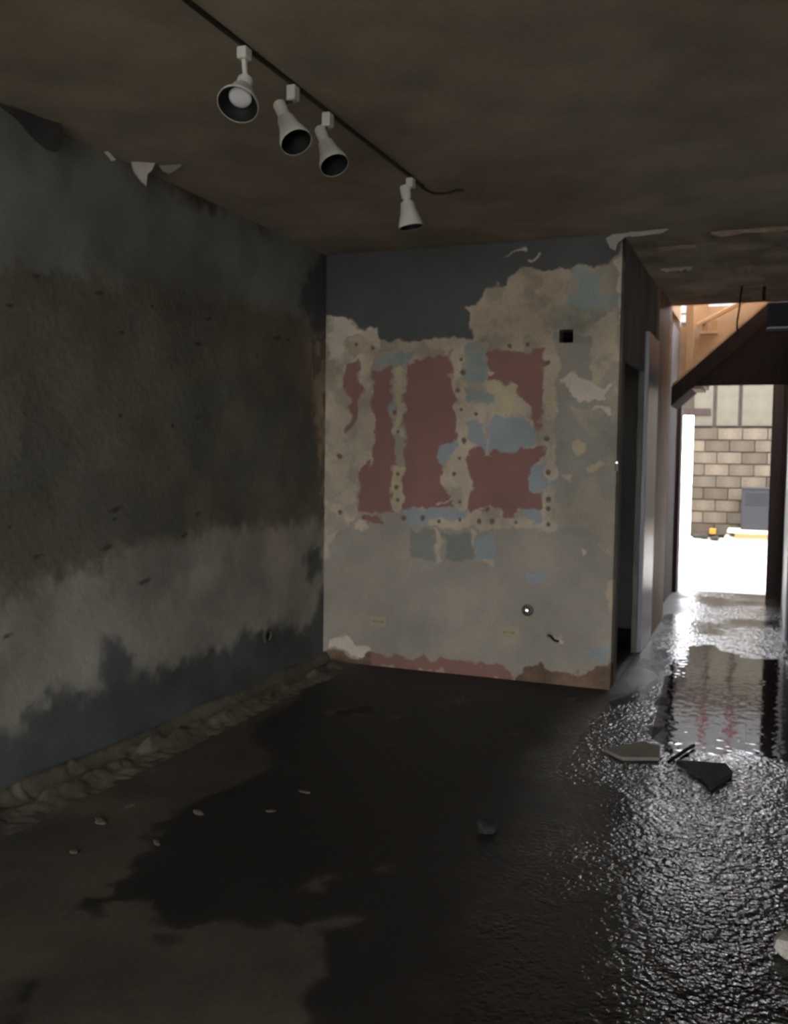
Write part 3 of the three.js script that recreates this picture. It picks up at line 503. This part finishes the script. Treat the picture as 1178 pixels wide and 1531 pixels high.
// ---------------------------------------------------------------- fittings on the walls
function outlet(x, y, label) {
  const o = thing('wall_outlet', label, 'outlet', [x, y, BACK]);
  mesh('plate', rbox(0.115, 0.07, 0.008, 0.003, 0, 0, 0.004), M.plate, o);
  for (const s of [-1, 1]) { const k = mesh('socket', rbox(0.028, 0.03, 0.003, 0.001, s * 0.026, 0, 0.009), M.plate, o); mesh('slot', rbox(0.004, 0.012, 0.002, 0.0005, s * 0.026 - 0.006, 0, 0.011), M.plateDark, k); mesh('slot', rbox(0.004, 0.012, 0.002, 0.0005, s * 0.026 + 0.006, 0, 0.011), M.plateDark, k); }
  mesh('screw', rbox(0.006, 0.006, 0.002, 0.0008, 0, 0, 0.009), M.plateDark, o);
}
outlet(-2.271, 0.287, 'dull yellow outlet plate near the corner with the olive wall');
outlet(-1.421, 0.288, 'dull yellow outlet plate below the shiny pipe stub');
{
  const p = thing('pipe_stub', 'short shiny metal pipe stub poking out of grey wall', 'pipe', [-1.31, 0.43, BACK]);
  const ring = new THREE.TorusGeometry(0.03, 0.006, 8, 28); ring.translate(0, 0, 0.003); mesh('escutcheon', ring, M.galv, p);
  const c = new THREE.CylinderGeometry(0.019, 0.019, 0.05, 24); c.rotateX(Math.PI / 2); c.translate(0, 0, 0.026); mesh('stub', c, M.galv, p);
  const s = new THREE.SphereGeometry(0.05, 28, 12, 0, Math.PI * 2, 0, 0.42); s.rotateX(Math.PI / 2 - 0.13); s.translate(0, 0, 0.006); mesh('cap', s, M.chrome, p);
  const e = thing('latch_plate', 'tiny bright metal catch on the wall end by the hallway', 'latch', [-0.812, 1.309, BACK]);
  mesh('plate', rbox(0.022, 0.05, 0.006, 0.002, 0, -0.02, 0.003), M.galv, e); mesh('bolt', rbox(0.018, 0.018, 0.02, 0.005, 0, 0.005, 0.012), M.chrome, e);
  tag(mesh('wall_wire', tube([[-1.19, 0.285, BACK - 0.01], [-1.165, 0.288, BACK + 0.02], [-1.14, 0.268, BACK + 0.03], [-1.115, 0.262, BACK + 0.02]], 0.006), M.wire), 'short bent dark wire sticking out of grey wall', 'wire');
  const q = thing('pipe_end', 'rusty pipe end broken off in the olive wall', 'pipe', [LEFT, 0.29, -4.69]);
  const g = new THREE.TorusGeometry(0.032, 0.01, 10, 28); g.rotateY(Math.PI / 2); g.translate(0.006, 0, 0); mesh('rim', g, M.rubble, q);
  const d = new THREE.CylinderGeometry(0.028, 0.028, 0.02, 24); d.rotateZ(Math.PI / 2); d.translate(0, 0, 0); mesh('bore', d, M.rust, q);
}
// ---------------------------------------------------------------- hanging flakes of paint and plaster
// an outline in metres, cut from a 4 mm sheet and bent about its upper edge
function flake(name, outline, place, mat, label, category, { bend = 0.4, thick = 0.005 } = {}) {
  const s = new THREE.Shape(outline.map(([x, y]) => new THREE.Vector2(x, y)));
  let g = new THREE.ExtrudeGeometry(s, { depth: thick, bevelEnabled: false, curveSegments: 4 });
  g = subdivide(subdivide(subdivide(g)));
  const p = g.attributes.position; let top = -9; for (let i = 0; i < p.count; i++) top = Math.max(top, p.getY(i));
  for (let i = 0; i < p.count; i++) { const d = top - p.getY(i), x = p.getX(i); p.setXYZ(i, x, p.getY(i), p.getZ(i) + bend * d * (0.5 + 3 * d) + 0.006 * Math.sin(x * 31 + d * 23)); }
  g.computeVertexNormals(); metreUV(g);
  const m = mesh(name, g, mat); place(m); return tag(m, label, category);
}
function subdivide(g) {
  const p = (g.index ? g.toNonIndexed() : g).attributes.position, out = [], v = (i) => new THREE.Vector3().fromBufferAttribute(p, i);
  for (let i = 0; i < p.count; i += 3) { const a = v(i), b = v(i + 1), c = v(i + 2), ab = a.clone().add(b).multiplyScalar(0.5), bc = b.clone().add(c).multiplyScalar(0.5), ca = c.clone().add(a).multiplyScalar(0.5); for (const t of [a, ab, ca, ab, b, bc, ca, bc, c, ab, bc, ca]) out.push(t.x, t.y, t.z); }
  const q = new THREE.BufferGeometry(); q.setAttribute('position', new THREE.Float32BufferAttribute(out, 3)); q.computeVertexNormals(); return q;
}
{
  const onLeft = (z, x, turn) => (m) => { m.position.set(x, 0, z); m.rotation.y = turn; };     // outline x runs along the wall, away from the viewer
  flake('paint_flap', [[-0.25, 2.598], [0.02, 2.6], [0.01, 2.5], [-0.02, 2.478], [-0.06, 2.478], [-0.13, 2.53]], onLeft(-2.93, LEFT + 0.06, 1.35), M.darkFlap, 'large dark pointed flap of paint drooping above the olive wall', 'paint flap', { bend: 0.15 });
  flake('plaster_flake', [[-0.02, 2.598], [0.0, 2.6], [0.03, 2.568], [0.01, 2.56]], onLeft(-3.29, LEFT + 0.02, 0.9), M.plaster, 'tiny white plaster flake at the ceiling edge', 'plaster flake', { bend: 0.1 });
  flake('plaster_flake', [[-0.055, 2.595], [0.045, 2.598], [0.032, 2.565], [0.012, 2.545], [0.006, 2.49], [-0.02, 2.51], [-0.045, 2.55]], onLeft(-3.46, LEFT + 0.075, 0.75), M.plaster, 'jagged white plaster flake hanging from the ceiling edge', 'plaster flake', { bend: 0.3, thick: 0.012 });
  flake('plaster_flake', [[-0.05, 2.598], [0.055, 2.6], [0.03, 2.575], [0.0, 2.558], [-0.03, 2.57]], onLeft(-3.53, -2.5, 0.45), M.greyPlaster, 'rounded grey plaster flake beside the jagged white one', 'plaster flake', { bend: 0.3 });
  flake('plaster_curl', [[-0.115, 2.575], [-0.075, 2.597], [0.045, 2.598], [0.05, 2.58], [-0.01, 2.575], [-0.045, 2.545], [-0.055, 2.5], [-0.09, 2.52]], (m) => m.position.set(-0.79, 0, BACK + 0.008), M.plaster, 'curled white plaster at the top corner of peeling wall', 'plaster flake', { bend: 0.25, thick: 0.012 });
  flake('plaster_curl', [[-0.12, 2.598], [0.1, 2.598], [0.06, 2.575], [-0.1, 2.57]], (m) => m.position.set(-0.66, 0, BACK + 0.03), M.plaster, 'thin strip of plaster hanging at hallway ceiling', 'plaster flake', { bend: 0.6 });
  const ragged = (n, w, d) => { const o = [[-w / 2, 2.6], [w / 2, 2.6]]; for (let i = n; i >= 0; i--) o.push([-w / 2 + (w * i) / n, 2.598 - d * rr(0.25, 1)]); return o; };
  const HC = [[-0.1, -5.55, 0.5, 'ragged brown flake hanging where hallway ceiling begins'], [-0.56, -5.85, 0.22, 'small brown ceiling flake beside the peeling wall end'], [-0.62, -6.5, 0.2, 'yellowed ceiling flake above the dark hallway opening'], [-0.2, -6.6, 0.16, 'narrow brown flake midway along hallway ceiling']];
  HC.forEach(([x, z, w, l], i) => flake('ceiling_flake', ragged(9, w, 0.035), (m) => m.position.set(x, 0, z), i === 2 ? M.plaster : M.hallCeil, l, 'ceiling flake', { bend: 1.1 }));
}
// ---------------------------------------------------------------- rubble
{
  const variants = [];
  for (let k = 0; k < 6; k++) {
    const g = new THREE.IcosahedronGeometry(1, 1), p = g.attributes.position, o = k * 13.7;
    for (let i = 0; i < p.count; i++) { const x = p.getX(i), y = p.getY(i), z = p.getZ(i), s = 0.72 + 0.5 * vnoise(x * 1.7 + o, y * 1.7 + z * 2.3 + o); p.setXYZ(i, x * s, Math.max(-0.42, Math.min(0.45, y * s * 0.7)), z * s); }
    g.computeVertexNormals(); metreUV(g); variants.push(g);
  }
  const chunk = (x, z, sx, sy, sz, mat, label, group, name = 'plaster_chunk', category = 'rubble') => {
    const m = mesh(name, variants[Math.floor(rnd() * 6)], mat); m.scale.set(sx, sy, sz); m.rotation.y = rr(0, 6); m.position.set(x, 0.42 * sy - 0.002, z); return tag(m, label, category, group);
  };
  for (let i = 0; i < CHUNKS.length; i += 2) chunk(CHUNKS[i], CHUNKS[i + 1], rr(0.012, 0.032), rr(0.008, 0.016), rr(0.01, 0.02), M.rubble, LEFT + 0.4 > CHUNKS[i] ? 'small crumb of fallen plaster beside the ridge along the olive wall' : 'small crumb of fallen plaster lying out on the open floor', LEFT + 0.4 > CHUNKS[i] ? 'plaster crumbs beside the ridge' : 'plaster crumbs on the open floor');
  chunk(-0.89, -3.171, 0.05, 0.045, 0.04, M.darkRubble, 'dark lump lying alone on the wet floor', undefined, 'dark_lump', 'rubble');
  chunk(0.1, -2.69, 0.07, 0.06, 0.05, M.plaster, 'pale chunk of plaster on wet gravel away from all walls', undefined);
  // crumbled ridge along the foot of the left wall
  const nS = 26, nZ = 420, L0 = BACK + 0.01, L1 = -0.6, pos = [], uv = [], idx = [];
  for (let j = 0; j <= nZ; j++) for (let i = 0; i <= nS; i++) {
    const s = (i / nS) * 0.34, z = L0 + (L1 - L0) * (j / nZ), a = fbm(z * 3 + 4, 1, 3), b = fbm(z * 7, s * 20, 4), c = fbm(z * 30, s * 30, 3);
    let y = 0.055 * Math.exp(-(((s - 0.025) / 0.03) ** 2)) * (0.6 + 0.8 * a) + 0.06 * Math.exp(-(((s - 0.14 - 0.05 * (a - 0.5)) / 0.045) ** 2)) * Math.max(0, b * 1.9 - 0.45) + 0.02 * (c - 0.4) * (s < 0.26 ? 1 : 0.3);
    const k = Math.min(1, (0.34 - s) / 0.1); y = y * k - 0.006 * (1 - k);
    if (j === 0 || j === nZ || i === nS) y = -0.01;
    pos.push(LEFT + s, y, z); uv.push(s, z);
  }
  for (let j = 0; j < nZ; j++) for (let i = 0; i < nS; i++) { const q = j * (nS + 1) + i; idx.push(q, q + nS + 1, q + 1, q + 1, q + nS + 1, q + nS + 2); }
  const g = new THREE.BufferGeometry(); g.setAttribute('position', new THREE.Float32BufferAttribute(pos, 3)); g.setAttribute('uv', new THREE.Float32BufferAttribute(uv, 2)); g.setIndex(idx); g.computeVertexNormals();
  const ridge = tag(mesh('rubble_ridge', g, M.rubble), 'crumbled plaster ridge along the foot of the olive wall', 'rubble'); ridge.userData.kind = 'stuff';
  // larger debris on the wet floor
  const piece = (name, pts, t, mat, label, category, y = 0.001, tilt = 0) => {
    const s = new THREE.Shape(pts.map(([x, z]) => new THREE.Vector2(x, -z))), e = new THREE.ExtrudeGeometry(s, { depth: t, bevelEnabled: true, bevelThickness: 0.003, bevelSize: 0.003, bevelSegments: 1 });
    e.rotateX(-Math.PI / 2); e.translate(0, y + 0.003, 0); metreUV(e); return tag(mesh(name, e, mat), label, category);
  };
  piece('plaster_slab', [[-0.65, -4.256], [-0.512, -4.44], [-0.43, -4.4], [-0.413, -4.23], [-0.563, -4.163]], 0.012, M.greyPlaster, 'flat grey plaster slab lying beside the puddle', 'plaster slab');
  piece('tile_shard', [[-0.333, -4.2], [-0.133, -4.239], [-0.105, -4.14], [-0.177, -3.936], [-0.22, -4.06]], 0.02, M.darkRubble, 'dark pointed shard on the wet floor in front of puddle', 'shard');
  tag(mesh('stick', tube([[-0.367, 0.012, -4.202], [-0.325, 0.015, -4.35], [-0.284, 0.014, -4.487]], 0.009), M.wire), 'thin dark stick lying at the edge of the puddle', 'stick');
  const yc = [[-1.12, -16.85], [-0.85, -16.82], [-0.82, -16.5], [-1.0, -16.7]];
  for (const [x, z] of yc) chunk(x, z, 0.09, rr(0.07, 0.1), 0.07, M.darkRubble, 'dark rubble lump at the foot of the block wall', 'rubble in the yard', 'rubble_lump');
}
renderer.render(scene, camera);
